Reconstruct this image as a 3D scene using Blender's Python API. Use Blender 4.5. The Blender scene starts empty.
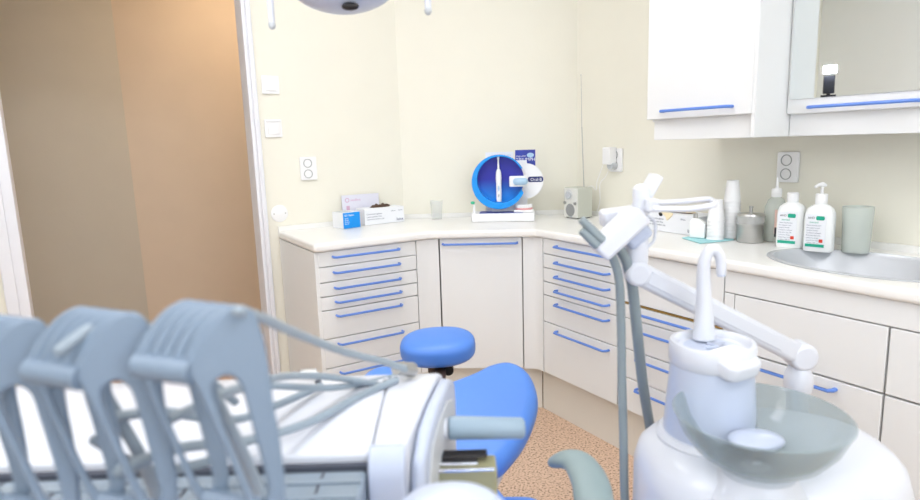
import bpy, bmesh, math, random
from mathutils import Vector, Matrix, noise
random.seed(4)
R = math.radians
PI = math.pi
col = bpy.context.scene.collection

# ------------------------------------------------------------------ camera
FPX, CH, HD, PT, RL = 620.0, 1.30, R(31.2), R(9.8), R(1.8)
F = Vector((math.sin(HD)*math.cos(PT), math.cos(HD)*math.cos(PT), -math.sin(PT)))
R0 = Vector((math.cos(HD), -math.sin(HD), 0)); U0 = R0.cross(F)
RT = R0*math.cos(RL) - U0*math.sin(RL); UP = U0*math.cos(RL) + R0*math.sin(RL)
CAM = Vector((0, 0, CH))
HV = Vector((math.sin(HD), math.cos(HD), 0))
LV = Vector((math.cos(HD), -math.sin(HD), 0))
def ray(x, y): return (F*FPX + RT*(x-460) - UP*(y-250)).normalized()
def onz(x, y, z): d = ray(x, y); return CAM + d*((z-CH)/d.z)
def onx(x, y, X): d = ray(x, y); return CAM + d*(X/d.x)
def ony(x, y, Y): d = ray(x, y); return CAM + d*(Y/d.y)
# L frame: (sideways, ahead, up) axes of the dental unit, turned by -HD from the room
def toL(p): return Vector((p.dot(LV), p.dot(HV), p.z))
def LZ(x, y, z): return toL(onz(x, y, z))
def LD(x, y, dep): d = ray(x, y); return toL(CAM + d*(dep/d.dot(HV)))
def onplane(x, y, p, n):     # L-frame plane
    d = ray(x, y); dl = Vector((d.dot(LV), d.dot(HV), d.z)); c = Vector((0, 0, CH))
    return c + dl*((p-c).dot(n)/dl.dot(n))

cd = bpy.data.cameras.new('camera'); co = bpy.data.objects.new('camera', cd); col.objects.link(co)
m3 = Matrix((RT, UP, -F)).transposed()
co.matrix_world = Matrix.Translation(CAM) @ m3.to_4x4()
cd.sensor_width = 36; cd.sensor_fit = 'HORIZONTAL'; cd.lens = FPX/920*36; cd.clip_start = .02
cd.dof.use_dof = True; cd.dof.focus_distance = 2.5; cd.dof.aperture_fstop = 3.1
bpy.context.scene.camera = co

# ------------------------------------------------------------------ materials
def srgb(r, g, b):
    f = lambda c: (c/255/12.92) if c/255 <= .04045 else ((c/255+.055)/1.055)**2.4
    return (f(r), f(g), f(b), 1)
MATS = {}
def mat(name, rgb, rough=.5, metal=0, var=.03, scale=6, bump=0, bscale=200, coat=0, emit=0, spec=.5, crough=.08):
    m = bpy.data.materials.new(name); m.use_nodes = True
    nt = m.node_tree; b = nt.nodes['Principled BSDF']
    c = srgb(*rgb)
    tc = nt.nodes.new('ShaderNodeTexCoord'); no = nt.nodes.new('ShaderNodeTexNoise')
    no.inputs['Scale'].default_value = scale; no.inputs['Detail'].default_value = 3
    nt.links.new(tc.outputs['Object'], no.inputs['Vector'])
    rp = nt.nodes.new('ShaderNodeValToRGB')
    rp.color_ramp.elements[0].position = .3; rp.color_ramp.elements[1].position = .7
    rp.color_ramp.elements[0].color = tuple(max(0, v*(1-var)) for v in c[:3])+(1,)
    rp.color_ramp.elements[1].color = tuple(min(1, v*(1+var)) for v in c[:3])+(1,)
    nt.links.new(no.outputs['Fac'], rp.inputs['Fac']); nt.links.new(rp.outputs['Color'], b.inputs['Base Color'])
    b.inputs['Roughness'].default_value = rough; b.inputs['Metallic'].default_value = metal
    b.inputs['Coat Weight'].default_value = coat; b.inputs['Coat Roughness'].default_value = crough
    b.inputs['Specular IOR Level'].default_value = spec
    if bump:
        n2 = nt.nodes.new('ShaderNodeTexNoise'); n2.inputs['Scale'].default_value = bscale
        nt.links.new(tc.outputs['Object'], n2.inputs['Vector'])
        bp = nt.nodes.new('ShaderNodeBump'); bp.inputs['Strength'].default_value = bump; bp.inputs['Distance'].default_value = .002
        nt.links.new(n2.outputs['Fac'], bp.inputs['Height']); nt.links.new(bp.outputs['Normal'], b.inputs['Normal'])
    if emit:
        b.inputs['Emission Color'].default_value = c; b.inputs['Emission Strength'].default_value = emit
    MATS[name] = m; return m
def glass(name, rgb, clear=.6, rough=.08, tint=(1, 1, 1)):
    m = bpy.data.materials.new(name); m.use_nodes = True; nt = m.node_tree
    b = nt.nodes['Principled BSDF']; out = nt.nodes['Material Output']
    tc = nt.nodes.new('ShaderNodeTexCoord'); no = nt.nodes.new('ShaderNodeTexNoise'); no.inputs['Scale'].default_value = 9
    nt.links.new(tc.outputs['Object'], no.inputs['Vector'])
    rp = nt.nodes.new('ShaderNodeValToRGB'); c = srgb(*rgb)
    rp.color_ramp.elements[0].color = tuple(v*.96 for v in c[:3])+(1,); rp.color_ramp.elements[1].color = c
    nt.links.new(no.outputs['Fac'], rp.inputs['Fac']); nt.links.new(rp.outputs['Color'], b.inputs['Base Color'])
    b.inputs['Roughness'].default_value = rough
    tr = nt.nodes.new('ShaderNodeBsdfTransparent'); tr.inputs['Color'].default_value = tint+(1,)
    mx = nt.nodes.new('ShaderNodeMixShader'); mx.inputs['Fac'].default_value = clear
    nt.links.new(b.outputs[0], mx.inputs[1]); nt.links.new(tr.outputs[0], mx.inputs[2]); nt.links.new(mx.outputs[0], out.inputs[0])
    MATS[name] = m; return m

mat('cream_wall', (239, 236, 222), .85, var=.008, bump=.15, bscale=120)
mat('white_wall', (240, 240, 236), .85, var=.008)
mat('tan_wall', (216, 198, 176), .8, var=.015, bump=.2, bscale=90)
mat('tan_wall_shaded', (196, 188, 172), .8, var=.015, bump=.2, bscale=90)  # greyer paint carries the shading of the angled hall wall
mat('ceiling_white', (242, 242, 240), .9, var=.005)
mat('frame_white', (232, 233, 238), .4, var=.005)
mat('cabinet', (234, 235, 234), .42, var=.006)
mat('cabinet_edge', (238, 238, 236), .4, var=.006)
mat('carcass', (206, 206, 204), .6, var=.01)
mat('worktop', (243, 242, 238), .28, var=.008, scale=30)
mat('plinth', (228, 224, 214), .6, var=.01)
mat('blue_handle', (96, 138, 220), .3, var=.02)
mat('gold_edge', (172, 140, 78), .4, metal=.3)
mat('blue_vinyl', (78, 134, 221), .45, var=.02, bump=.12, bscale=300, coat=.35, crough=.42)
mat('unit_white', (219, 222, 230), .32, var=.005, coat=.3)
mat('unit_lilac', (194, 203, 222), .3, var=.005, coat=.2)
mat('hose_light', (148, 161, 172), .4, var=.02)
mat('hose_grey', (138, 150, 154), .4, var=.02)
mat('arm_grey', (120, 137, 156), .35, var=.02)
mat('rubber_grey', (143, 163, 178), .38, var=.02)
mat('pad_grey', (140, 157, 158), .5, var=.03, bump=.1)
mat('panel_blue_grey', (136, 150, 163), .22, var=.04, coat=.4)
mat('steel', (190, 190, 188), .28, metal=1, var=.04)
mat('sink_grey', (196, 199, 203), .35, metal=.25, var=.02)
mat('chrome', (225, 225, 228), .1, metal=1, var=.01)
mat('steel_floor_reflection', (168, 165, 128), .4, metal=.35, var=.05)  # steel tray; the yellowish floor reflection is put into its colour
mat('dark', (28, 24, 24), .5)
mat('slot_dark', (70, 74, 86), .6)
mat('brown_mech', (72, 54, 44), .5)
mat('plastic_white', (244, 244, 244), .35, var=.005)
mat('outlet_shade', (168, 170, 168), .5)  # white outlets, greyed to stand in for the round shadows in them
mat('plastic_grey', (196, 200, 204), .4)
mat('paper_white', (238, 240, 244), .6, var=.01)
mat('paper_lilac', (226, 226, 238), .6, var=.01)
mat('bright_blue', (0, 148, 236), .4, var=.01)
mat('ring_blue', (28, 150, 238), .25, var=.02)
mat('ink_grey', (130, 134, 150), .6)
mat('ink_navy', (40, 50, 110), .6)
mat('ink_pink', (214, 178, 204), .6)
mat('leaflet_navy', (44, 62, 165), .4, var=.15, scale=14)
mat('teal_ink', (20, 168, 138), .5)
mat('red_ink', (214, 60, 36), .5)
mat('black_ink', (40, 42, 52), .5)
mat('salmon_ink', (236, 204, 192), .6)
mat('bottle_white', (242, 244, 243), .35, var=.005)
mat('napkin_teal', (168, 222, 226), .75, var=.04, bump=.3)
mat('radio_cream', (226, 226, 220), .4, var=.01)
mat('radio_side', (200, 202, 190), .5, var=.02)
mat('grille', (150, 152, 152), .6, var=.1, scale=400)
mat('latex', (240, 226, 190), .6)
mat('brown_box', (96, 74, 60), .7)
mat('pink_gum', (224, 160, 160), .4)
mat('green_tip', (60, 196, 150), .4)
mat('light_blue', (176, 208, 232), .3)
mat('brown_base', (120, 92, 74), .6)
mat('camera_black', (30, 32, 42), .4)
glass('clear_glass', (232, 238, 238), .82, .05)
glass('pane_glass', (225, 235, 240), .92, .03)
glass('bowl_glass', (168, 181, 184), .60, .10, (.90, .925, .925))
glass('clear_plastic', (226, 232, 226), .45, .2, (.95, .97, .95))
glass('film', (226, 228, 226), .6, .15)

def gradient_mat(name, c0, c1, z0, z1, rough=.3):      # a printed two-colour disc
    m = bpy.data.materials.new(name); m.use_nodes = True; nt = m.node_tree; b = nt.nodes['Principled BSDF']
    tc = nt.nodes.new('ShaderNodeTexCoord'); sx = nt.nodes.new('ShaderNodeSeparateXYZ'); mr = nt.nodes.new('ShaderNodeMapRange')
    mr.inputs['From Min'].default_value = z0; mr.inputs['From Max'].default_value = z1
    rp = nt.nodes.new('ShaderNodeValToRGB'); rp.color_ramp.elements[0].color = srgb(*c0); rp.color_ramp.elements[1].color = srgb(*c1)
    nt.links.new(tc.outputs['Object'], sx.inputs[0]); nt.links.new(sx.outputs['Z'], mr.inputs['Value'])
    nt.links.new(mr.outputs[0], rp.inputs[0]); nt.links.new(rp.outputs[0], b.inputs['Base Color']); b.inputs['Roughness'].default_value = rough
    MATS[name] = m
gradient_mat('disc_print', (10, 140, 225), (48, 52, 168), .11, .21)

def floor_mat():
    m = bpy.data.materials.new('speckled_vinyl'); m.use_nodes = True; nt = m.node_tree; b = nt.nodes['Principled BSDF']
    tc = nt.nodes.new('ShaderNodeTexCoord'); v = nt.nodes.new('ShaderNodeTexVoronoi'); v.inputs['Scale'].default_value = 190
    n = nt.nodes.new('ShaderNodeTexNoise'); n.inputs['Scale'].default_value = 110; n.inputs['Detail'].default_value = 2
    rp = nt.nodes.new('ShaderNodeValToRGB'); e = rp.color_ramp.elements
    e[0].position = .34; e[0].color = srgb(150, 116, 94); e[1].position = .60; e[1].color = srgb(230, 200, 174)
    x = e.new(.44); x.color = srgb(212, 179, 151)
    sx = nt.nodes.new('ShaderNodeSeparateColor'); mx = nt.nodes.new('ShaderNodeMix'); mx.data_type = 'RGBA'; mx.blend_type = 'MULTIPLY'; mx.inputs[0].default_value = .26
    nt.links.new(tc.outputs['Object'], v.inputs['Vector']); nt.links.new(tc.outputs['Object'], n.inputs['Vector'])
    nt.links.new(v.outputs['Color'], sx.inputs[0]); nt.links.new(n.outputs['Fac'], rp.inputs[0])
    nt.links.new(rp.outputs[0], mx.inputs[6])
    r2 = nt.nodes.new('ShaderNodeValToRGB'); r2.color_ramp.elements[0].color = (.45, .36, .3, 1); r2.color_ramp.elements[1].position = .25; r2.color_ramp.elements[1].color = (1, 1, 1, 1)
    nt.links.new(sx.outputs[0], r2.inputs[0]); nt.links.new(r2.outputs[0], mx.inputs[7]); nt.links.new(mx.outputs[2], b.inputs['Base Color'])
    b.inputs['Roughness'].default_value = .5; MATS['floor'] = m
floor_mat()
def emis(name, rgb, s):
    m = bpy.data.materials.new(name); m.use_nodes = True; b = m.node_tree.nodes['Principled BSDF']
    b.inputs['Emission Color'].default_value = srgb(*rgb); b.inputs['Emission Strength'].default_value = s; MATS[name] = m
emis('fill_panel', (250, 251, 255), 8.6)
emis('hall_panel', (255, 226, 192), 17.0)
emis('flash_lamp', (245, 248, 255), 240)

# ------------------------------------------------------------------ mesh helper
def crom(pts, n=8, closed=False):
    pts = [Vector(p) for p in pts]; out = []; N = len(pts)
    rng = range(N) if closed else range(N-1)
    for i in rng:
        g = (lambda k: pts[k % N]) if closed else (lambda k: pts[min(max(k, 0), N-1)])
        a, b, c, d = g(i-1), g(i), g(i+1), g(i+2)
        for j in range(n):
            t = j/n
            out.append(.5*((2*b)+(c-a)*t+(2*a-5*b+4*c-d)*t*t+(3*b-a-3*c+d)*t**3))
    if not closed: out.append(pts[-1])
    return out
class G:
    def __init__(s): s.bm = bmesh.new()
    def add(s, verts, faces, M=None):
        vs = [s.bm.verts.new((M @ Vector(v)) if M else v) for v in verts]
        for f in faces:
            try: s.bm.faces.new([vs[i] for i in f])
            except ValueError: pass
        return s
    def box(s, x0, x1, y0, y1, z0, z1, M=None):
        v = [(x, y, z) for x in (x0, x1) for y in (y0, y1) for z in (z0, z1)]
        return s.add(v, [(0, 1, 3, 2), (4, 6, 7, 5), (0, 4, 5, 1), (2, 3, 7, 6), (0, 2, 6, 4), (1, 5, 7, 3)], M)
    def cbox(s, c, sz, rot=None):
        M = Matrix.Translation(c) @ (rot.to_4x4() if rot else Matrix())
        return s.box(-sz[0]/2, sz[0]/2, -sz[1]/2, sz[1]/2, -sz[2]/2, sz[2]/2, M)
    def prism(s, poly, z0, z1, M=None):
        n = len(poly); v = [(p[0], p[1], z0) for p in poly]+[(p[0], p[1], z1) for p in poly]
        f = [tuple(range(n-1, -1, -1)), tuple(range(n, 2*n))]+[(i, (i+1) % n, n+(i+1) % n, n+i) for i in range(n)]
        return s.add(v, f, M)
    def lathe(s, prof, c=(0, 0, 0), seg=32, M=None, sx=1, sy=1):
        T = Matrix.Translation(c) @ (M.to_4x4() if M else Matrix()); v = []; f = []; n = len(prof)
        for k in range(seg):
            a = 2*PI*k/seg
            for r, z in prof: v.append(T @ Vector((r*sx*math.cos(a), r*sy*math.sin(a), z)))
        for k in range(seg):
            for i in range(n-1):
                a = k*n+i; b = ((k+1) % seg)*n+i; f.append((a, b, b+1, a+1))
        s.add(v, f); bmesh.ops.remove_doubles(s.bm, verts=s.bm.verts, dist=1e-6); return s
    def cyl(s, c, r, h, M=None, seg=28, r2=None):
        r2 = r if r2 is None else r2
        return s.lathe([(0, 0), (r, 0), (r2, h), (0, h)], c, seg, M)
    def rod(s, a, b, r, r2=None, seg=16):
        a, b = Vector(a), Vector(b); q = (b-a).to_track_quat('Z', 'Y').to_matrix()
        return s.cyl(a, r, (b-a).length, q, seg, r2)
    def tube(s, pts, r, seg=12, flat=1, up=None, caps=True, round_end=True):
        pts = [Vector(p) for p in pts]; n = len(pts); rs = r if isinstance(r, (list, tuple)) else [r]*n
        if len(rs) != n: rs = [rs[int(i*(len(rs)-1)/(n-1))]*(1-((i*(len(rs)-1)/(n-1)) % 1))+rs[min(len(rs)-1, int(i*(len(rs)-1)/(n-1))+1)]*((i*(len(rs)-1)/(n-1)) % 1) for i in range(n)]
        tg = [(pts[min(i+1, n-1)]-pts[max(i-1, 0)]).normalized() for i in range(n)]
        nn = Vector(up) if up else (Vector((0, 0, 1)) if abs(tg[0].z) < .9 else Vector((1, 0, 0)))
        rings = []; ce = []
        if round_end:
            for a in (90, 60, 30): ce.append(a)
        seq = [(pts[0]-tg[0]*rs[0]*math.sin(R(a))*.9*min(1, flat+.2), tg[0], rs[0]*max(.02, math.cos(R(a)))) for a in ce]
        seq += list(zip(pts, tg, rs))
        seq += [(pts[-1]+tg[-1]*rs[-1]*math.sin(R(a))*.9*min(1, flat+.2), tg[-1], rs[-1]*max(.02, math.cos(R(a)))) for a in reversed(ce)]
        v = []
        for p, t, rr in seq:
            nn = (nn-t*nn.dot(t)).normalized(); bb = t.cross(nn)
            for k in range(seg):
                a = 2*PI*k/seg; v.append(p+bb*(rr*math.cos(a))+nn*(rr*flat*math.sin(a)))
        m = len(seq)
        f = [(i*seg+k, i*seg+(k+1) % seg, (i+1)*seg+(k+1) % seg, (i+1)*seg+k) for i in range(m-1) for k in range(seg)]
        if caps: f += [tuple(range(seg-1, -1, -1)), tuple(range((m-1)*seg, m*seg))]
        return s.add(v, f)
    def sup(s, c, sz, e1=1, e2=1, rot=None, nu=40, nv=20, half=False):   # superellipsoid
        T = Matrix.Translation(c) @ (rot.to_4x4() if rot else Matrix())
        pw = lambda x, e: math.copysign(abs(x)**e, x); v = []; f = []
        for j in range(nv+1):
            p = -PI/2+PI*j/nv
            for i in range(nu):
                a = 2*PI*i/nu
                v.append(T @ Vector((sz[0]*pw(math.cos(p), e1)*pw(math.cos(a), e2), sz[1]*pw(math.cos(p), e1)*pw(math.sin(a), e2), sz[2]*pw(math.sin(p), e1))))
        for j in range(nv):
            for i in range(nu): f.append((j*nu+i, j*nu+(i+1) % nu, (j+1)*nu+(i+1) % nu, (j+1)*nu+i))
        s.add(v, f); bmesh.ops.remove_doubles(s.bm, verts=s.bm.verts, dist=1e-6); return s
    def plate(s, outline, holes=(), th=.01, bev=.002, M=None, res=3):   # flat shape with holes, rounded edges, centred on z=0
        cu = bpy.data.curves.new('shape', 'CURVE'); cu.dimensions = '2D'; cu.fill_mode = 'BOTH'
        for lp in [outline]+list(holes):
            sp = cu.splines.new('POLY'); sp.points.add(len(lp)-1); sp.use_cyclic_u = True
            for i, p in enumerate(lp): sp.points[i].co = (p[0], p[1], 0, 1)
        cu.extrude = max(0, th/2-bev); cu.bevel_depth = bev; cu.bevel_resolution = res; cu.offset = -bev
        o = bpy.data.objects.new('shape', cu); col.objects.link(o)
        me = bpy.data.meshes.new_from_object(o.evaluated_get(bpy.context.evaluated_depsgraph_get()))
        if M: me.transform(M)
        s.bm.from_mesh(me); bpy.data.objects.remove(o); bpy.data.curves.remove(cu); bpy.data.meshes.remove(me); return s
    def text(s, body, size, M, th=.0004, align='LEFT'):
        cu = bpy.data.curves.new('lettering', 'FONT'); cu.body = body; cu.size = size; cu.extrude = th; cu.align_x = align
        o = bpy.data.objects.new('lettering', cu); col.objects.link(o)
        me = bpy.data.meshes.new_from_object(o.evaluated_get(bpy.context.evaluated_depsgraph_get()))
        me.transform(M); s.bm.from_mesh(me); bpy.data.objects.remove(o); bpy.data.curves.remove(cu); bpy.data.meshes.remove(me); return s
def finish(name, g, m, parent=None, off=None, bevel=0, seg=3, sub=0, smooth=True, ang=35, solid=0):
    if off is not None: bmesh.ops.translate(g.bm, verts=g.bm.verts, vec=-Vector(off))
    bmesh.ops.recalc_face_normals(g.bm, faces=g.bm.faces)
    me = bpy.data.meshes.new(name); g.bm.to_mesh(me); g.bm.free()
    me.materials.append(MATS[m])
    o = bpy.data.objects.new(name, me); col.objects.link(o)
    if smooth:
        for p in me.polygons: p.use_smooth = True
        try: me.set_sharp_from_angle(angle=R(ang))
        except Exception: pass
    if solid:
        sm = o.modifiers.new('solid', 'SOLIDIFY'); sm.thickness = solid; sm.offset = 0
    if bevel:
        bv = o.modifiers.new('bevel', 'BEVEL'); bv.width = bevel; bv.segments = seg; bv.limit_method = 'ANGLE'; bv.angle_limit = R(40)
        bv.harden_normals = False
    if sub:
        ss = o.modifiers.new('sub', 'SUBSURF'); ss.levels = sub; ss.render_levels = sub
    if parent: o.parent = parent
    return o
class Thing:
    """an Empty at the thing's base; parts are written in the frame the thing stands in"""
    def __init__(s, name, label, cat, base, rot=0, group=None, local=False):
        s.e = bpy.data.objects.new(name, None); col.objects.link(s.e); s.e.empty_display_size = .05
        b = Vector(base)
        s.off = Vector((0, 0, 0)) if local else b
        s.e.location = b; s.e.rotation_euler = (0, 0, rot)
        s.e['label'] = label; s.e['category'] = cat
        if group: s.e['group'] = group
    def p(s, name, g, m, parent=None, label=None, **k):
        o = finish(name, g, m, parent or s.e, s.off, **k)
        if label: o['label'] = label
        return o
def LThing(name, label, cat, base, group=None):      # thing built in the L frame
    t = Thing(name, label, cat, base, 0, group)
    b = Vector(base); t.e.location = LV*b.x+HV*b.y+Vector((0, 0, b.z)); t.e.rotation_euler = (0, 0, -HD)
    return t
def solo(name, label, cat, g, m, base=None, group=None, **k):
    o = finish(name, g, m, None, base, **k)
    if base is not None: o.location = Vector(base)
    o['label'] = label; o['category'] = cat
    if group: o['group'] = group
    return o
def struct(name, g, m, **k):
    o = finish(name, g, m, **k); o['kind'] = 'structure'; return o
def copy_tree(o, parent=None):
    c = o.copy(); col.objects.link(c)
    if parent: c.parent = parent
    for ch in [x for x in bpy.data.objects if x.parent == o]: copy_tree(ch, c)
    return c

# ------------------------------------------------------------------ the room
WY, WX = 3.05, 2.30
XL, YB, ZC = -1.35, -1.6, 2.65
A = (1.496, WY); B = (WX, 2.55)
HB = 4.2                               # hall back wall
struct('floor', G().box(XL-.6, WX+.1, YB-.1, HB+.1, -.05, 0), 'floor', smooth=False)
struct('ceiling', G().box(XL-.1, WX+.1, YB-.1, WY+.1, ZC, ZC+.05), 'ceiling_white', smooth=False)
DX0, DX1, DZ = -.26, .722, 2.10        # doorway
w = G(); w.box(DX1, A[0]+.05, WY, WY+.1, 0, ZC); w.box(XL-.1, DX0, WY, WY+.1, 0, ZC); w.box(DX0, DX1, WY, WY+.1, DZ, ZC)
struct('wall_left', w, 'cream_wall', smooth=False)
d = Vector((B[0]-A[0], B[1]-A[1])).normalized(); n = Vector((-d.y, d.x))
struct('wall_corner', G().prism([A, B, (B[0]+n.x*.1, B[1]+n.y*.1), (A[0]+n.x*.1, A[1]+n.y*.1)], 0, ZC), 'cream_wall', smooth=False)
struct('wall_right', G().box(WX, WX+.1, YB, B[1]+.03, 0, ZC), 'cream_wall', smooth=False)
struct('wall_side', G().box(XL-.1, XL, YB, WY, 0, ZC), 'white_wall', smooth=False)
w = G(); w.box(XL-.1, -.9, YB-.1, YB, 0, ZC); w.box(1.5, WX+.1, YB-.1, YB, 0, ZC); w.box(-.9, 1.5, YB-.1, YB, 0, .95); w.box(-.9, 1.5, YB-.1, YB, 2.3, ZC)
struct('wall_back', w, 'white_wall', smooth=False)
w = G()
for x in (-.9, .27, 1.44): w.box(x, x+.06, YB-.08, YB-.02, .95, 2.3)
w.box(-.9, 1.5, YB-.08, YB-.02, .95, 1.01); w.box(-.9, 1.5, YB-.08, YB-.02, 2.24, 2.3)
wf = struct('window_1', w, 'frame_white', bevel=.004)
finish('pane', G().box(-.84, 1.44, YB-.055, YB-.05, 1.01, 2.24), 'pane_glass', wf)
finish('window_sill', G().box(-.95, 1.55, YB-.02, YB+.12, .92, .948), 'frame_white', wf, bevel=.004)
# door frame
j = G()
for x0, x1 in ((DX1-.006, DX1+.012), (DX0-.008, DX0+.03)): j.box(x0, x1, WY-.012, WY+.112, 0, DZ)
j.box(DX0, DX1, WY-.012, WY+.112, DZ-.03, DZ+.01)
struct('trim_1', j, 'frame_white', bevel=.004)
j = G(); j.box(DX1+.012, DX1+.036, WY-.018, WY, 0, DZ+.05); j.box(DX0-.05, DX0-.006, WY-.018, WY, 0, DZ+.05); j.box(DX0-.05, DX1+.05, WY-.018, WY, DZ+.006, DZ+.05)
struct('trim_2', j, 'frame_white', bevel=.006)
# hall
cx = ony(130, 160, HB).x
struct('wall_hall', G().box(cx-.02, 2.4, HB, HB+.08, 0, 2.5), 'tan_wall', smooth=False)
struct('wall_hall_side', G().prism([(cx, HB), (cx, HB+.08), (cx-1.6, HB-.42), (cx-1.6, HB-.50)], 0, 2.5), 'tan_wall_shaded', smooth=False)
struct('wall_hall_end', G().box(2.32, 2.4, WY+.1, HB, 0, 2.5), 'tan_wall', smooth=False)
struct('wall_hall_left', G().box(-1.42, -1.34, WY+.1, HB-.3, 0, 2.5), 'tan_wall', smooth=False)
struct('ceiling_hall', G().box(-1.45, 2.4, WY+.1, HB+.1, 2.5, 2.55), 'ceiling_white', smooth=False)
bb = struct('baseboard_hall', G().box(cx, 2.3, HB-.015, HB, 0, .06), 'frame_white', bevel=.003)
struct('baseboard_left', G().box(DX1+.038, .805, WY-.012, WY, 0, .07), 'frame_white', bevel=.003)

# ------------------------------------------------------------------ base cabinets
def handle(L, out=.03, r=.0052):
    g = G(); pts = [(0, 0, 0), (0, -out*.6, 0), (.008, -out, 0), (L/2, -out, 0), (L-.008, -out, 0), (L, -out*.6, 0), (L, 0, 0)]
    return g.tube(pts, r, 10, round_end=False)
def front(t, name, x0, x1, z0, z1, hx=None, hl=.31, hz=.027, mt='cabinet', gap=.002):
    f = t.p(name, G().box(x0+gap, x1-gap, 0, .018, z0+gap, z1-gap), mt, bevel=.0018, seg=2)
    if hx is not None:
        h = handle(hl); bmesh.ops.translate(h.bm, verts=h.bm.verts, vec=(hx, .002, z1-hz))
        t.p('handle', h, 'blue_handle', f, label='blue bar handle')
    return f
ZB, ZT = .224, .864
bands = [ZT, .796, .728, .666, .605, .477]
# left unit
t = Thing('drawer_cabinet', 'white drawer cabinet on the left wall, beside the doorway, its side panel in view', 'cabinet', (.82, 2.515, 0), 0, 'white base cabinets', local=True)
WL = .467
t.p('carcass', G().box(.004, WL-.002, .019, .525, ZB, ZT-.004), 'carcass', smooth=False)
t.p('side_panel', G().box(-.014, .003, .003, .53, 0, ZT-.002), 'cabinet', bevel=.002)
zs = bands+[.345, ZB]
for a, b in zip(zs[:-1], zs[1:]): front(t, 'drawer', 0, WL, b, a, .066, .31)
t.p('plinth', G().box(.004, WL, .06, .075, 0, ZB-.002), 'plinth', smooth=False)
# right unit
t = Thing('drawer_cabinet', 'white drawer cabinet just right of the corner, five shallow drawers over one deep one', 'cabinet', (1.765, 2.185, 0), -PI/2, 'white base cabinets', local=True)
WR = .469
t.p('carcass', G().box(.002, WR-.002, .019, .51, ZB, ZT-.004), 'carcass', smooth=False)
zs = [ZT, .792, .728, .663, .600, .473, ZB]
for a, b in zip(zs[:-1], zs[1:]): front(t, 'drawer', 0, WR, b, a, .10, .32)
# second right unit
t = Thing('drawer_cabinet', 'white drawer cabinet with a tall plain gold-edged top panel, behind the grey suction hoses', 'cabinet', (1.765, 1.713, 0), -PI/2, 'white base cabinets', local=True)
t.p('carcass', G().box(.002, .463, .019, .51, ZB, ZT-.004), 'carcass', smooth=False)
front(t, 'top_panel', 0, .465, .668, ZT)
t.p('edge_strip', G().box(.003, .462, -.001, .017, .6625, .667), 'gold_edge', label='thin gold edge strip')
zs = [.661, .605, .480, .361, ZB]
for a, b, hz in zip(zs[:-1], zs[1:], (.021, .033, .022, .029)): front(t, 'drawer', 0, .465, b, a, .106, .31, hz)
# sink unit
t = Thing('sink_cabinet', 'white cabinet under the sink at the right, with wide blue-handled front', 'cabinet', (1.765, 1.246, 0), -PI/2, 'white base cabinets', local=True)
t.p('carcass', G().box(.002, .94, .019, .51, ZB, .70), 'carcass', smooth=False)
t.p('face_strip', G().box(.001, .94, .0, .018, .792, ZT-.001), 'cabinet', bevel=.0018)
t.p('stile', G().box(.001, .036, .0, .018, ZB, .789), 'cabinet', bevel=.0018)
front(t, 'drawer', .038, .49, .604, .79)
front(t, 'door', .038, .49, ZB, .602, .056, .31, .026)
front(t, 'drawer', .492, .938, .604, .79)
front(t, 'door', .492, .938, ZB, .602, .06, .31, .026)
# corner unit
K1 = Vector((1.372, 2.515)); K2 = Vector((1.765, 2.235)); kd = (K2-K1).normalized(); kn = Vector((-kd.y, kd.x))
ka = math.atan2(kd.y, kd.x); S0 = K1+kd*.033; WD = .386
t = Thing('corner_cabinet', 'white corner cabinet with one tall door set diagonally under the toothbrush display', 'cabinet', (S0.x, S0.y, 0), ka, 'white base cabinets', local=True)
Mi = Matrix.Rotation(-ka, 2)
cp = [Mi @ (Vector(q)-S0) for q in [(1.55, 2.93), (1.33, 2.90), tuple(K1+kd*.04+kn*.021), tuple(K2-kd*.07+kn*.021), (1.85, 2.22), (2.2, 2.3), (2.2, 2.53)]]
t.p('carcass', G().prism(cp, ZB, ZT-.004), 'carcass', smooth=False)
front(t, 'door', 0, WD, ZB, ZT, .018, .345, .026, gap=.0025)
for nm, pts, lb in (('left', [(1.289, 2.515), (1.345, 2.515), (1.368, 2.508), tuple(K1+kd*.029)], 'narrow white filler panel curving from the left drawers to the corner door'),
                ('right', [tuple(K1+kd*(.033+WD+.003)), (1.752, 2.246), (1.765, 2.225), (1.765, 2.188)], 'narrow white filler panel curving from the corner door to the right drawers')):
    P = [Vector(q) for q in pts]; outl = list(P)
    nr = []
    for i in range(len(P)):
        tt = (P[min(i+1, 3)]-P[max(i-1, 0)]).normalized(); nr.append(P[i]+Vector((-tt.y, tt.x))*.016)
    solo('filler_panel', lb, 'panel', G().prism(outl+nr[::-1], ZB, ZT-.002), 'cabinet', (P[0].x, P[0].y, 0))
# plinth boards
solo('plinth_board', 'low beige plinth board along the floor under the right-hand cabinets', 'plinth', G().box(1.822, 1.838, .32, 2.262, 0, ZB-.003), 'plinth', (1.83, 1.3, 0))
solo('plinth_board', 'short beige plinth board under the diagonal corner cabinet', 'plinth', G().prism([(1.29, 2.574), (1.385, 2.574), (1.82, 2.266), (1.82, 2.286), (1.39, 2.59), (1.29, 2.59)], 0, ZB-.003), 'plinth', (1.6, 2.45, 0))
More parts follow.
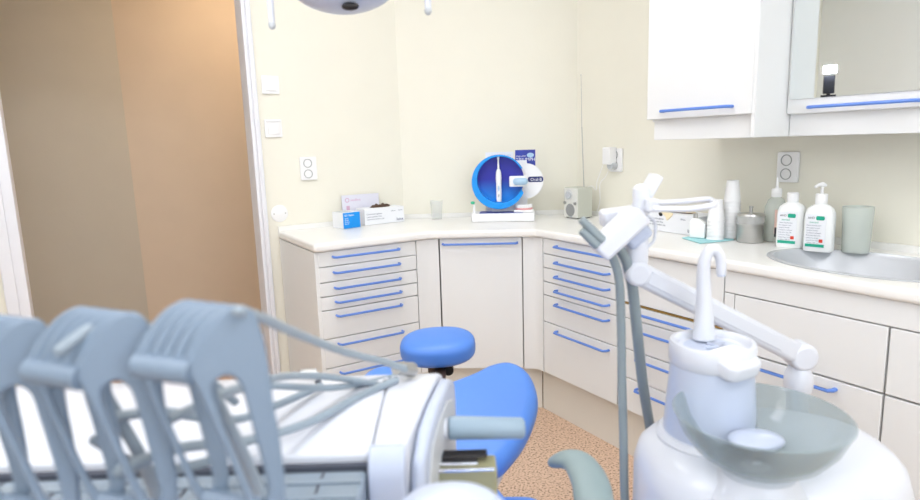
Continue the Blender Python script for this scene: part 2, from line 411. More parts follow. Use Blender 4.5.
# worktop with sink cut-out
def fillet(P, r=.03, n=4):
    out = []
    for i, p in enumerate(P):
        a = Vector(P[i-1]); b = Vector(p); c = Vector(P[(i+1) % len(P)])
        u = (a-b).normalized()*r; v = (c-b).normalized()*r
        for k in range(n+1):
            q = k/n; out.append((b+u)*(1-q)**2+b*2*q*(1-q)+(b+v)*q*q)
    return out
WTOP = .9015
SC = Vector((2.005, .93)); SA, SB = .198, .292
outl = fillet([(.801, 3.036), (.801, 2.495), (1.352, 2.495), (1.748, 2.211), (1.748, .28), (2.285, .28), (2.285, 2.535), (1.492, 3.03)], .018)
hole = [(SC.x+SA*math.cos(2*PI*k/48), SC.y+SB*math.sin(2*PI*k/48)) for k in range(48)]
wt = Thing('worktop', 'continuous glossy white worktop running round the corner on all the base cabinets', 'worktop', (1.5, 2.4, .865))
wt.p('top_slab', G().plate(outl, [hole], WTOP-.865, .012, Matrix.Translation((0, 0, (WTOP+.865)/2)), 4), 'worktop')
g = G(); up = [(.804, 3.048), (1.495, 3.048), (2.297, 2.548), (2.297, .28)]; inn = [(.804, 3.034), (1.490, 3.034), (2.284, 2.540), (2.284, .28)]
for i in range(3): g.prism([up[i], up[i+1], inn[i+1], inn[i]], WTOP-.03, WTOP+.022)
wt.p('upstand', g, 'worktop', smooth=False)
# sink
s = Thing('sink', 'oval grey sink basin let into the worktop at the right', 'sink', (SC.x, SC.y, .78))
s.p('basin', G().lathe([(SA+.006, WTOP+.0005), (SA-.008, WTOP+.002), (SA-.014, WTOP-.008), (SA-.03, WTOP-.09), (SA-.07, WTOP-.14), (.02, WTOP-.15), (0, WTOP-.15)], (SC.x, SC.y, 0), 48, sx=1, sy=SB/SA), 'sink_grey', solid=.002)
s.p('drain', G().lathe([(0, .755), (.022, .755), (.026, .753), (.026, .751)], (SC.x, SC.y, 0), 24), 'chrome')

# ------------------------------------------------------------------ wall cabinets
XF = 1.885; k1 = XF/2.30
t = Thing('wall_cabinet', 'deep white wall cabinet with a blue bar handle, above the pump bottles', 'cabinet', (WX-.003, 1.25, 1.29), 0, 'wall cabinets')
Y0, Y1 = 2.072*k1, 1.525*k1
t.p('carcass', G().box(XF+.02, WX-.003, Y1+.018, Y0-.012, 1.355, 2.3), 'cabinet', smooth=False)
dr = t.p('door', G().box(XF, XF+.018, Y1+.010, Y0, 1.364, 2.3), 'cabinet', bevel=.003)
h = handle(.31); 
t.p('handle', G().tube([(XF+.002, 1.615, 1.392), (XF-.02, 1.615, 1.392), (XF-.03, 1.607, 1.392), (XF-.03, 1.46, 1.392), (XF-.03, 1.338, 1.392), (XF-.02, 1.330, 1.392), (XF+.002, 1.330, 1.392)], .0055, 10, round_end=False), 'blue_handle', dr, label='blue bar handle'); h.bm.free()
t.p('light_rail', G().box(XF+.022, XF+.036, Y1+.018, Y0-.018, 1.287, 1.362), 'cabinet', bevel=.002)
t.p('side_panel', G().box(XF+.004, WX-.004, Y1-.001, Y1+.016, 1.287, 2.3), 'cabinet', bevel=.004)
XM = 2.06
t = Thing('wall_cabinet', 'shallow white wall cabinet with a mirrored door, cut by the right edge', 'cabinet', (WX-.003, .9, 1.29), 0, 'wall cabinets')
t.p('carcass', G().box(XM+.02, WX-.003, .55, Y1-.003, 1.355, 2.3), 'cabinet', smooth=False)
dr = t.p('door', G().box(XM, XM+.018, .55, Y1-.003, 1.360, 2.3), 'cabinet', bevel=.003)
q = onx(790.2, 99.8, XM)
bm_ = G().box(XM-.004, XM, .59, q.y, q.z, 2.26)
m = mat('mirror', (236, 240, 240), .012, metal=1, var=0)
t.p('mirror', bm_, 'mirror', dr, smooth=False, label='rectangular mirror set in the door')
q = onx(805.8, 107.3, XM-.03)
t.p('handle', G().tube([(XM+.002, q.y, q.z), (XM-.02, q.y, q.z), (XM-.03, q.y-.008, q.z), (XM-.03, q.y-.15, q.z), (XM-.03, q.y-.30, q.z), (XM-.02, q.y-.31, q.z), (XM+.002, q.y-.31, q.z)], .0055, 10, round_end=False), 'blue_handle', dr, label='blue bar handle')
t.p('light_rail', G().box(XM+.02, XM+.034, .55, Y1-.003, 1.287, 1.357), 'cabinet', bevel=.002)

# ------------------------------------------------------------------ switches, sockets
def onwall(axis, v):      # matrix: local x right, y up, z out of the wall
    if axis == 'y': return Matrix(((1, 0, 0, v[0]), (0, 0, -1, v[1]), (0, 1, 0, v[2]), (0, 0, 0, 1)))
    return Matrix(((0, 0, -1, v[0]), (-1, 0, 0, v[1]), (0, 1, 0, v[2]), (0, 0, 0, 1)))
def rrect(w, h, r=.006, n=4): return [tuple(p) for p in fillet([(-w/2, -h/2), (w/2, -h/2), (w/2, h/2), (-w/2, h/2)], r, n)]
def switch(px, lb, kind):
    p = ony(px[0], px[1], WY-.001); M = onwall('y', p)
    t = Thing('light_switch', lb, 'switch', p)
    t.p('plate', G().plate(rrect(.082, .084), (), .010, .003, M @ Matrix.Translation((0, 0, .005))), 'plastic_white')
    t.p('rocker', G().plate(rrect(.052, .054, .003), (), .008, .002, M @ Matrix.Translation((0, 0, .0115)) @ Matrix.Rotation(R(3 if kind else -3), 4, 'X')), 'plastic_white')
    if kind: t.p('top_cap', G().plate(rrect(.07, .01, .003), (), .006, .002, M @ Matrix.Translation((0, .036, .012))), 'plastic_white')
switch((270, 85), 'square white light switch beside the door frame, the upper of the two', 0)
switch((273, 128.5), 'square white light switch with a raised top edge, the lower of the two', 1)
def socket(p, axis, lb, spun=0):
    M = onwall(axis, p); t = Thing('wall_socket', lb, 'socket', p, 0, 'double wall sockets')
    t.p('plate', G().plate(rrect(.084, .115), (), .012, .003, M @ Matrix.Translation((0, 0, .006))), 'plastic_white')
    for s_ in (-1, 1):
        c = M @ Matrix.Translation((-.004, s_*.026, .0125))
        o = t.p('outlet', G().lathe([(.0215, 0), (.0215, .002), (.0185, .002), (.0175, -.0085), (0, -.0085)], (0, 0, 0), 28, c), 'outlet_shade')
        gg = G()
        for dx in (-.0095, .0095): gg.cyl((0, 0, 0), .0036, .002, c @ Matrix.Translation((dx*.8, dx*.5, -.0085)), 10)
        t.p('pin_hole', gg, 'dark', o)
    return t
socket(ony(308, 168.5, WY-.001), 'y', 'white double wall socket on the left wall, above the boxes')
socket(onx(789, 167, WX-.001), 'x', 'white double wall socket on the right wall, above the white bottles')
sp = onx(617, 160, WX-.001)
socket(sp, 'x', 'white double wall socket holding the radio plug, above the speaker radio')
p = ony(279.5, 213.5, WY-.001); M = onwall('y', p)
t = Thing('blanking_cover', 'round white blanking cover low on the wall left of the worktop', 'cover', p)
t.p('disc', G().lathe([(0, .006), (.036, .006), (.041, .003), (.042, 0)], (0, 0, 0), 36, M), 'plastic_white')
for dx in (-.028, .028): t.p('screw', G().lathe([(0, .0075), (.003, .0075), (.0035, .006)], (0, 0, 0), 12, M @ Matrix.Translation((dx, 0, 0))), 'steel')

# ------------------------------------------------------------------ on the worktop, left
Z = WTOP+.0012
def carton(p0, p1, depth, h):
    """local frame: x from p0 to p1, y away, z up; returns (base, angle, width)"""
    p0, p1 = Vector(p0[:2]), Vector(p1[:2]); v = p1-p0
    return (p0.x, p0.y, Z), math.atan2(v.y, v.x), v.length
FX = Matrix.Rotation(R(90), 4, 'X')      # text plane -> facing -y
b, a, wd = (1.074, 2.862, Z), R(11), .096
t = Thing('medicine_box', 'small box with a bright blue front and white side, left on the worktop', 'box', b, a, None, local=True)
t.p('carton', G().box(0, wd, 0, .10, 0, .078), 'paper_white', bevel=.001)
t.p('blue_front', G().box(-.0002, wd+.0002, -.0012, 0, .0005, .0775), 'bright_blue', label='bright blue printed front')
g = G().text('BD Vialon', .013, Matrix.Translation((.008, -.0014, .060)) @ FX, .0003)
for i, z in enumerate((.05, .041, .032, .023)): g.text(('Sterile', 'Nitrile', 'Medium', 'Box 10')[i], .008, Matrix.Translation((.008, -.0014, z-.003)) @ FX, .0002)
t.p('lettering', g, 'paper_white')
t.p('opening', G().box(.01, .07, .02, .09, .078, .0788), 'plastic_grey')
gb = (1.207, 2.912, Z)
def glovebox(base, rot, L, H, D, lb, flip=0):
    t = Thing('glove_box', lb, 'box', base, rot, 'white glove boxes on the worktop', local=True)
    t.p('carton', G().box(0, L, 0, D, 0, H), 'paper_white', bevel=.001)
    g = G().text('Examination gloves', .011, Matrix.Translation((.012, -.0004, H*.62)) @ FX, .0002)
    g.text('Latex powder free', .011, Matrix.Translation((.012, -.0004, H*.45)) @ FX, .0002)
    g.text('non sterile medium size', .010, Matrix.Translation((.012, -.0004, H*.30)) @ FX, .0002)
    g.text('100 pcs', .009, Matrix.Translation((L*.66, -.0004, H*.72)) @ FX, .0002); g.text('M 7-8', .009, Matrix.Translation((L*.86, -.0004, H*.72)) @ FX, .0002)
    t.p('lettering', g, 'ink_grey')
    t.p('logo', G().text('latex', .02, Matrix.Translation((L*.80, -.0004, H*.13)) @ FX, .0003), 'ink_navy')
    oc = [(L*.5+L*.26*math.cos(2*PI*k/24), D*.5+D*.26*math.sin(2*PI*k/24), H+.0006) for k in range(24)]
    t.p('opening', G().add(oc, [tuple(range(24))]), 'brown_box', solid=.0006)
    g = G()
    random.seed(len(lb))
    for k in range(5):
        x = L*(.32+.09*k); g.plate(crom([(x-.018, 0, 0), (x-.006, .012+.006*(k % 2), 0), (x+.012, .008, 0), (x+.02, 0, 0)], 5, True), (), .002, .0005, Matrix.Translation((0, D*.38+.004*k, H+.002)) @ FX)
    t.p('torn_flap', g, 'latex' if flip else 'brown_box')
    return t
glovebox(gb, R(2), .225, .082, .10, 'white glove box with torn open top, against the left wall behind the blue box')
t = Thing('display_card', 'upright white card with a pink logo, leaning behind the two boxes', 'card', (1.135, 3.026, Z), 0, None, local=True)
t.p('card', G().box(0, .205, 0, .006, 0, .150), 'paper_lilac', bevel=.001)
g = G().text('medline', .018, Matrix.Translation((.045, -.0004, .118)) @ FX, .0003)
g.box(.022, .04, -.0006, 0, .07, .095); g.lathe([(.008, 0), (.012, 0), (.012, .0005), (.008, .0005)], (.028, -.0002, .124), 20, FX)
t.p('logo', g, 'ink_pink')
# tumbler
p = onz(437, 219.3, Z)
solo('glass_tumbler', 'empty clear glass tumbler standing left of the toothbrush display', 'glass', G().lathe([(0, 0), (.026, 0), (.0345, .1), (.033, .1), (.0245, .006), (0, .006)], (p.x, p.y, Z), 28), 'clear_glass', (p.x, p.y, Z))

# ------------------------------------------------------------------ toothbrush display
pl = onz(471.5, 221.5, Z); pr = onz(535.5, 222, Z); dc = (pl+pr)/2
DA = -R(38); DW = .32
t = Thing('toothbrush_display', 'white counter display stand with a big blue ring and an electric toothbrush', 'display', (dc.x, dc.y, Z), DA, None, local=True)
t.p('base', G().plate(fillet([(-DW/2, 0), (DW/2, 0), (DW/2, .13), (-DW/2, .13)], .012), (), .042, .004, Matrix.Translation((0, 0, .021))), 'plastic_white')
t.p('base_inlay', G().box(-.12, .10, .012, .115, .042, .0428), 'leaflet_navy')
cz = .197; cxx = -.019; RO, RI = .136, .108
def arc_ring(g, c, ro, ri, off, a0, a1, y0, y1, n=48):
    """ring in the x-z plane from angle a0 to a1, inner circle shifted by off"""
    v = []
    for k in range(n+1):
        a = a0+(a1-a0)*k/n
        for rr, o in ((ro, (0, 0)), (ri, off)):
            for y in (y0, y1): v.append((c[0]+o[0]+rr*math.cos(a), y, c[1]+o[1]+rr*math.sin(a)))
    f = []
    for k in range(n):
        a = 4*k; b = 4*k+4
        f += [(a, b, b+1, a+1), (a+2, a+3, b+3, b+2), (a, a+2, b+2, b), (a+1, b+1, b+3, a+3)]
    f += [(0, 1, 3, 2), (4*n, 4*n+2, 4*n+3, 4*n+1)]
    return g.add(v, f)
t.p('ring', arc_ring(G(), (cxx, cz), RO, .116, (.007, .011), R(28), R(335), .02, .075), 'ring_blue', bevel=.002)
t.p('backing_disc', G().cyl((cxx+.005, .078, cz+.009), .121, .006, FX, 48), 'disc_print')
t.p('foot', G().box(-.06, .09, .085, .096, .04, .12), 'plastic_white', bevel=.003)
t.p('back_support', G().box(.063, .122, .106, .114, .04, .30), 'plastic_white', bevel=.002)
# white back board, label disc
t.p('back_board', G().box(-.088, .054, .098, .104, .04, .345), 'paper_white', bevel=.001)
g = G().text('ORAL HEALTH CARE', .011, Matrix.Translation((-.06, .0976, .325)) @ FX, .0003); t.p('board_lettering', g, 'light_blue')
dx, dz = .116, .196
t.p('logo_disc', G().cyl((dx, .096, dz), .089, .004, FX, 48), 'plastic_white')
t.p('logo_plate', G().plate([(q[0], q[1]) for q in rrect(.078, .028, .012)], (), .002, .0005, Matrix.Translation((dx+.049, .0915, dz+.007)) @ FX), 'ink_navy', label='navy lozenge')
t.p('logo_lettering', G().text('Oral-B', .021, Matrix.Translation((dx+.052, .0902, dz-.001)) @ FX, .0004, 'CENTER'), 'paper_white')
# toothbrush + holder
bx_, by_ = -.02, .045
g = G().lathe([(0, .082), (.012, .082), (.0135, .10), (.0135, .17), (.015, .2), (.013, .23), (.008, .245), (0, .246)], (bx_, by_, .016), 20)
tb = t.p('toothbrush', g, 'plastic_white', label='white electric toothbrush')
t.p('brush_head', G().lathe([(0, .246), (.0055, .246), (.004, .29), (.006, .297), (.006, .312), (0, .318)], (bx_, by_, .016), 14), 'plastic_white', tb)
t.p('button', G().sup((bx_, by_-.0135, .165), (.004, .003, .014), nu=12, nv=8), 'light_blue', tb)
t.p('button', G().sup((bx_, by_-.0135, .13), (.004, .003, .008), nu=12, nv=8), 'plastic_grey', tb)
t.p('cradle', G().box(bx_-.014, bx_+.014, by_-.012, .078, .086, .098), 'ring_blue', bevel=.002)
hb = t.p('holder', G().box(.034, .125, .018, .034, .172, .226), 'plastic_white', bevel=.006)
t.p('holder_arm', G().box(.06, .1, .03, .092, .184, .214), 'plastic_white', hb, bevel=.003)
t.p('capsule', G().tube([(.068, .012, .199), (.085, .012, .199), (.112, .012, .199)], .017, 16), 'light_blue', hb, label='pale blue capsule')
lt_ = Vector((math.cos(DA), math.sin(DA))); ly = Vector((-math.sin(DA), math.cos(DA)))
lf = t.p('leaflet', G().box(.063, .165, .115, .119, .22, .352), 'leaflet_navy', label='navy leaflet with white lettering')
t.p('lettering', G().text('TRIUMPH', .0235, Matrix.Translation((.066, .1146, .296)) @ FX, .0004).text('deep clean', .012, Matrix.Translation((.067, .1146, .318)) @ FX, .0003), 'paper_white', lf)
t.p('glow_mark', G().sup((.140, .1148, .325), (.018, .0005, .012), nu=20, nv=8), 'light_blue', lf)
# small green-tipped brush and dental model
q = Vector((dc.x, dc.y))+lt_*(-.147)+ly*.03
t3 = Thing('interdental_brush', 'tiny white stick with a green tip standing at the left end of the display base', 'toothbrush', (q.x, q.y, Z+.0425), DA, None, local=True)
t3.p('stem', G().lathe([(0, 0), (.009, 0), (.006, .02), (.004, .045), (0, .046)], (0, 0, 0), 14), 'plastic_white')
t3.p('tip', G().sup((-.006, 0, .053), (.011, .006, .008), nu=14, nv=8).cyl((0, 0, .045), .003, .012, None, 8), 'green_tip', label='green tip')
q = Vector((dc.x, dc.y))+lt_*.104+ly*.05
t4 = Thing('teeth_model', 'small white and pink dental teeth model on the right end of the display base', 'model', (q.x, q.y, Z+.0425), DA, None, local=True)
t4.p('block', G().box(-.05, .05, -.03, .04, 0, .012), 'plastic_white', bevel=.004)
g = G()
for k in range(12):
    a_ = PI*(k+.5)/12; g.sup((.038*math.cos(a_), .02-.042*math.sin(a_), .026), (.006, .005, .013), .7, .8, nu=10, nv=8)
t4.p('teeth', g, 'plastic_white')
t4.p('gum', G().tube([(.038*math.cos(PI*k/12), .02-.042*math.sin(PI*k/12), .016) for k in range(13)], .0075, 10), 'pink_gum')

# ------------------------------------------------------------------ radio and cable
rb = (2.120, 2.450, Z)
t = Thing('table_radio', 'small cream table radio with a round dial and a long upright aerial', 'radio', rb, -PI/2, None, local=True)
RW, RD, RH = .104, .100, .156
t.p('case', G().box(0, RW, .003, RD, .003, RH), 'radio_side', bevel=.005)
t.p('front_panel', G().box(.003, RW-.003, -.002, .004, .005, RH-.003), 'radio_cream', bevel=.002)
t.p('tuning_dial', G().lathe([(0, .010), (.017, .010), (.019, .008), (.019, 0)], (.04, -.002, .118), 28, FX).lathe([(.024, .001), (.026, .001), (.026, 0), (.024, 0)], (.04, -.002, .118), 28, FX), 'plastic_grey')
for dx_ in (.014, .09): t.p('knob', G().cyl((dx_, -.002, .078), .0075, .008, FX, 18), 'steel')
t.p('speaker_grille', G().lathe([(0, .003), (.030, .003), (.033, 0)], (.05, -.002, .042), 32, FX), 'grille', label='grey speaker grille')
for dx_ in (.012, RW-.012): t.p('foot', G().box(dx_-.006, dx_+.006, .01, .09, 0, .004), 'dark')
t.p('aerial', G().rod((.057, .085, RH), (.040, .085, RH+.30), .0026, .0024, 8).rod((.040, .085, RH+.30), (.033, .085, RH+.556), .0017, .0014, 8).sup((.033, .085, RH+.558), (.003, .003, .003), nu=8, nv=6), 'steel', label='thin steel aerial')
# plug adapter with cable
t = Thing('power_adapter', 'white plug-in adapter in the socket with its cable hanging to the radio', 'adapter', tuple(sp+Vector((-.013, 0, 0))))
ap = onx(609, 156, WX-.013)
t.p('body', G().cbox((WX-.040, sp.y+.014, sp.z+.022), (.050, .052, .085)), 'plastic_white', bevel=.006)
t.p('plug', G().cyl((WX-.0135, sp.y+.002, sp.z-.026), .019, .035, Matrix.Rotation(-PI/2, 4, 'Y'), 20), 'plastic_grey')
c0 = Vector((WX-.06, sp.y+.03, sp.z+.0)); c3 = Vector((2.235, 2.40, Z+.10))
p2 = onx(597, 182, 2.25); p3 = onx(592, 186, 2.25); p4 = onx(587, 188, 2.26)
t.p('cable', G().tube(crom([c0, onx(604, 162, 2.26), onx(599, 176, 2.26), p2, onx(596, 190, 2.25), p3, p4, c3, Vector((2.242, 2.40, Z+.06))], 6), .0017, 6), 'plastic_white')
t.p('cable', G().tube(crom([Vector((WX-.045, sp.y, sp.z-.02)), onx(606, 176, 2.27), onx(600, 184, 2.26), onx(600, 200, 2.265), onx(597, 212, 2.27)], 6), .0015, 6), 'plastic_white')

# ------------------------------------------------------------------ on the worktop, right
glovebox((2.095, 1.875, Z), -PI/2-R(4), .285, .080, .115, 'white glove box with cream gloves poking out, on the worktop right of the radio', 1)
GB = bpy.data.objects['glove_box.001']
g = G().plate(crom([(.085, .082, 0), (.12, .086, 0), (.15, .082, 0), (.14, .066, 0), (.118, .05, 0), (.108, .066, 0)], 5, True), (), .003, .001, Matrix.Translation((0, -.002, 0)) @ FX)
finish('glove', g, 'latex', GB)
finish('thumb_slot', G().plate(crom([(.07, .079, 0), (.09, .079, 0), (.088, .066, 0), (.074, .066, 0)], 5, True), (), .001, .0003, Matrix.Translation((0, -.0008, 0)) @ FX), 'dark', GB)
np_ = [onz(*q, Z) for q in ((682, 238.3), (700, 243.8), (716, 242.3), (734, 240.3), (728, 234.5), (706, 234))]
NZ = Z+.004
solo('napkin', 'flat pale turquoise paper napkin under the small bottle and cups', 'napkin', G().plate([(q.x, q.y) for q in np_], (), .003, .0008, Matrix.Translation((0, 0, Z+.0017))), 'napkin_teal', (np_[0].x, np_[0].y, Z))
q = onz(698, 237.5, NZ)
t = Thing('small_bottle', 'small square white bottle with a grey cap on the turquoise napkin', 'bottle', (q.x, q.y, NZ), -R(70), None, local=True)
t.p('body', G().box(-.030, .030, -.02, .02, 0, .058), 'bottle_white', bevel=.006).select_set(False)
t.p('shoulder', G().add([(-.03, -.02, .058), (.03, -.02, .058), (.03, .02, .058), (-.03, .02, .058), (-.022, -.01, .076), (-.002, -.01, .076), (-.002, .01, .076), (-.022, .01, .076)], [(0, 1, 5, 4), (1, 2, 6, 5), (2, 3, 7, 6), (3, 0, 4, 7), (4, 5, 6, 7), (3, 2, 1, 0)]), 'bottle_white', bevel=.002)
t.p('cap', G().cyl((-.012, 0, .076), .0085, .018, None, 16), 'steel')
# paper cups
def cup_mesh():
    return G().lathe([(0, .083), (.0205, .083), (.022, .0815), (.0305, .004), (.0322, .003), (.0322, 0), (.0300, 0), (.0296, .004), (.021, .080), (0, .080)], (0, 0, 0), 32)
cups = []
for (px, py, nn, lb) in ((715, 240, 6, 'white plastic cup in the short upside-down stack beside the small bottle'), (730.5, 238.5, 11, 'white plastic cup in the tall upside-down stack beside the steel jar')):
    q = onz(px, py, NZ); q = q+Vector((q.x, q.y, 0)).normalized()*.03
    zb = NZ if nn == 6 else NZ
    for k in range(nn):
        if not cups:
            o = finish('paper_cup', cup_mesh(), 'plastic_white'); cups.append(o)
        else:
            o = cups[0].copy(); col.objects.link(o)
        o.location = (q.x, q.y, zb+k*.0138); o['label'] = lb; o['category'] = 'cup'; o['group'] = 'stacked cups, '+('short' if nn == 6 else 'tall')+' stack'
# steel jar
q = onz(749.5, 243.5, Z); q = q+Vector((q.x, q.y, 0)).normalized()*.046
t = Thing('steel_jar', 'round brushed steel lidded jar between the cups and the bottles', 'jar', (q.x, q.y, Z), 0, None, local=True)
t.p('body', G().lathe([(0, 0), (.044, 0), (.046, .003), (.046, .098), (.044, .098), (.044, .09), (0, .09)], (0, 0, 0), 40), 'steel')
ld = t.p('lid', G().lathe([(.047, .096), (.048, .099), (.045, .106), (.012, .109), (0, .109)], (0, 0, 0), 40), 'steel')
t.p('knob', G().lathe([(0, .109), (.006, .109), (.006, .126), (.0075, .128), (.0075, .133), (0, .134)], (0, 0, 0), 16), 'steel', ld)
t.p('film_wrap', G().lathe([(.049, .098), (.0495, .082), (.0485, .070)], (0, 0, 0), 40), 'film', label='loose clear film round the rim')
# bottles
def bottle(t, W=.105, D=.06, H=.165, neck=.018, capm='plastic_white', m='bottle_white'):
    v = []; n_ = 36
    prof = [(0, .0), (.93, .0), (1, .006), (1, .03), (1, H*.72), (.97, H*.82), (.85, H*.91), (.6, H*.975), (.40, H), (neck/(W/2), H+.004), (neck/(W/2), H+.012), (0, H+.012)]
    g = G(); rings = []
    pw = lambda x, e: math.copysign(abs(x)**e, x)
    for r_, z in prof:
        for k in range(n_):
            a = 2*PI*k/n_; e = .55 if z < H*.95 else 1
            sx = W/2*r_; sy = D/2*r_ if z < H*.95 else max(min(D/2*r_, sx), neck*min(1, r_*3))
            if z >= H: sy = sx
            v.append((sx*pw(math.cos(a), e), sy*pw(math.sin(a), e), z))
    f = [(i*n_+k, i*n_+(k+1) % n_, (i+1)*n_+(k+1) % n_, (i+1)*n_+k) for i in range(len(prof)-1) for k in range(n_)]
    g.add(v, f); bmesh.ops.remove_doubles(g.bm, verts=g.bm.verts, dist=1e-6)
    return t.p('body', g, m)
def label_of(t, W, D, H):
    w_ = W*.68; x0 = -W*.40; y = -D/2-.0008
    lb_ = t.p('label_sheet', G().box(x0, x0+w_, y, y+.0015, .012, H*.80), 'paper_white')
    t.p('green_band', G().box(x0+.002, x0+w_-.002, y-.0006, y, .016, .026), 'teal_ink', lb_, label='green band')
    t.p('green_mark', G().plate([(q[0], q[1]) for q in rrect(w_*.42, .014, .005)], (), .001, .0003, Matrix.Translation((x0+w_*.72, y-.0004, H*.72)) @ FX), 'teal_ink', lb_)
    t.p('lettering', G().text('AHD', .010, Matrix.Translation((x0+.006, y-.0004, H*.70)) @ FX, .0002), 'black_ink', lb_)
    t.p('lettering', G().text('sterisol', .009, Matrix.Translation((x0+.012, y-.0004, H*.61)) @ FX, .0002), 'teal_ink', lb_)
    g = G()
    for i in range(8): g.text(('Hand disinfection', 'for hygienic and', 'surgical hands', 'Contains: ethanol', 'Rub into dry skin', 'until dry. Keep', 'away from heat', 'Volume 500 ml')[i], .0062, Matrix.Translation((x0+.004, y-.0004, H*.55-i*.0085)) @ FX, .0001)
    t.p('lettering', g, 'ink_grey', lb_)
    t.p('hazard_mark', G().box(x0+w_-.018, x0+w_-.007, y-.0006, y, .032, .043), 'red_ink', lb_, label='orange red hazard square')
def bspot(px, py, back): q = onz(px, py, Z); return q+Vector((q.x, q.y, 0)).normalized()*back
BR = -R(76)
q = bspot(790, 248.2, .028)
t = Thing('disinfectant_bottle', 'white labelled disinfectant bottle with a plain screw cap, between jar and sink', 'bottle', (q.x, q.y, Z), BR, None, local=True)
bottle(t, .090, .056, .158); label_of(t, .090, .056, .158)
t.p('cap', G().lathe([(0, .192), (.016, .192), (.0185, .189), (.019, .165), (0, .165)], (0, 0, 0), 28), 'plastic_white')
q = bspot(818, 252, .028)
t = Thing('disinfectant_bottle', 'white labelled disinfectant bottle with a pump top, at the back of the sink', 'bottle', (q.x, q.y, Z), BR, None, local=True)
bottle(t, .090, .056, .158); label_of(t, .090, .056, .158)
def pump(t, z, m='plastic_white', r=.0185):
    t.p('collar', G().lathe([(0, z+.03), (r*.9, z+.03), (r, z+.027), (r, z), (0, z)], (0, 0, 0), 28), m)
    pp = t.p('pump', G().cyl((0, 0, z+.03), .005, .028, None, 12).tube([(.007, .004, z+.058), (0, 0, z+.060), (-.006, -.014, z+.060), (-.012, -.03, z+.055)], [.006, .009, .006, .0045], 10), m)
pump(t, .163)
q = bspot(774, 242.5, .05)
t = Thing('spray_bottle', 'translucent plastic bottle with a thin spout, behind the screw-capped bottle', 'bottle', (q.x, q.y, Z), BR, None, local=True)
v = [(0, 0), (.038, 0), (.040, .004), (.040, .10), (.038, .125), (.028, .152), (.018, .162), (.016, .166), (0, .166)]
t.p('body', G().lathe(v, (0, 0, 0), 32), 'clear_plastic')
t.p('collar', G().lathe([(0, .195), (.015, .195), (.018, .19), (.018, .164), (0, .164)], (0, 0, 0), 24), 'plastic_white')
t.p('spout', G().lathe([(0, .235), (.003, .235), (.0045, .225), (.005, .2), (.009, .195), (0, .195)], (0, 0, 0), 16), 'plastic_white')
t.p('printed_strip', G().box(.010, .026, -.0405, -.0375, .03, .12), 'salmon_ink'); t.p('barcode', G().box(.012, .022, -.0415, -.0400, .02, .055), 'black_ink')
q = bspot(855, 254, .05)
t = Thing('plastic_beaker', 'pale translucent plastic beaker right of the pump bottle', 'beaker', (q.x, q.y, Z), 0, None, local=True)
t.p('body', G().lathe([(0, 0), (.04, 0), (.046, .15), (.0445, .15), (.0385, .004), (0, .004)], (0, 0, 0), 28), 'clear_plastic')

# ------------------------------------------------------------------ dental chair (L frame)
ax = -.055
t = LThing('dental_chair', 'bright blue upholstered dental chair, laid flat, headrest towards the corner cabinet', 'dental chair', (ax, 1.0, 0))
pn = Vector((0, -.318, 1)).normalized(); pp0 = Vector((0, 1.28, .54))
half = [onplane(x, y, pp0, pn) for x, y in ((452, 377), (473, 369), (490, 361), (507, 358), (521, 362), (531, 371), (537, 385), (538, 400), (532, 420), (521, 440), (506, 458), (492, 472))]
u2 = Vector((0, 1, .318)).normalized()
h2 = [(p.x-ax, (p-pp0).dot(u2)) for p in half]
h2 = h2+[(.135, h2[-1][1]-.10)]
outl = [(.0, h2[0][1]-.008)]+h2+[(-x, y) for x, y in h2[::-1]]
outl = [tuple(q)[:2] for q in crom([(x, y, 0) for x, y in outl], 5, True)]
MB = Matrix.Translation((ax, 1.28, .54)) @ Matrix(((1, 0, 0, 0), (0, u2.y, pn.y, 0), (0, u2.z, pn.z, 0), (0, 0, 0, 1)))
t.p('backrest', G().plate(outl, (), .07, .032, MB @ Matrix.Translation((0, 0, -.035)), 8), 'blue_vinyl')
t.p('backrest_shell', G().plate([(x*.68, y*.8-.03) for x, y in outl], (), .03, .008, MB @ Matrix.Translation((0, 0, -.086))), 'unit_white')
hr = Matrix.Rotation(R(10), 3, 'X') @ Matrix.Rotation(R(-2), 3, 'Y')
t.p('headrest', G().sup((-.083, 1.955, .642), (.124, .092, .044), .62, .84, hr, 56, 28), 'blue_vinyl')
hm = t.p('headrest_mount', G().cbox((-.078, 1.95, .580), (.078, .06, .05)), 'brown_mech', bevel=.012)
t.p('pivot_knob', G().cyl((-.05, 1.94, .575), .017, .03, Matrix.Rotation(PI/2, 4, 'X'), 20), 'dark', hm)
t.p('mount_bar', G().cbox((-.075, 1.86, .575), (.035, .24, .018), Matrix.Rotation(R(-2), 3, 'X')), 'brown_mech', hm)
so = [(x-ax+ax, y) for x, y in fillet([(-.24, 1.365), (.24, 1.345), (.26, .72), (-.26, .72)], .06, 6)]
t.p('seat', G().plate([(x+ax, y) for x, y in so], (), .10, .035, Matrix.Translation((0, 0, .435)), 8), 'blue_vinyl')
t.p('legrest', G().plate([(x+ax, y) for x, y in fillet([(-.22, .70), (.22, .70), (.17, -.05), (-.17, -.05)], .06, 6)], (), .08, .03, Matrix.Translation((0, 0, .42)), 6), 'blue_vinyl')
arm_c = [LZ(557, 461, .70), LZ(566, 459, .715), LZ(577, 462, .72), LZ(586, 473, .715), LZ(592, 488, .71), LZ(595, 505, .70)]
e = arm_c[-1]; arm_c += [Vector((e.x+.005, e.y-.08, .685)), Vector((e.x+.005, e.y-.16, .66))]
ar = t.p('armrest', G().tube(crom(arm_c, 6), [.020, .026, .030, .033, .034, .034, .033, .030], 20, .62, (0, 0, 1)), 'pad_grey', label='grey curved armrest')
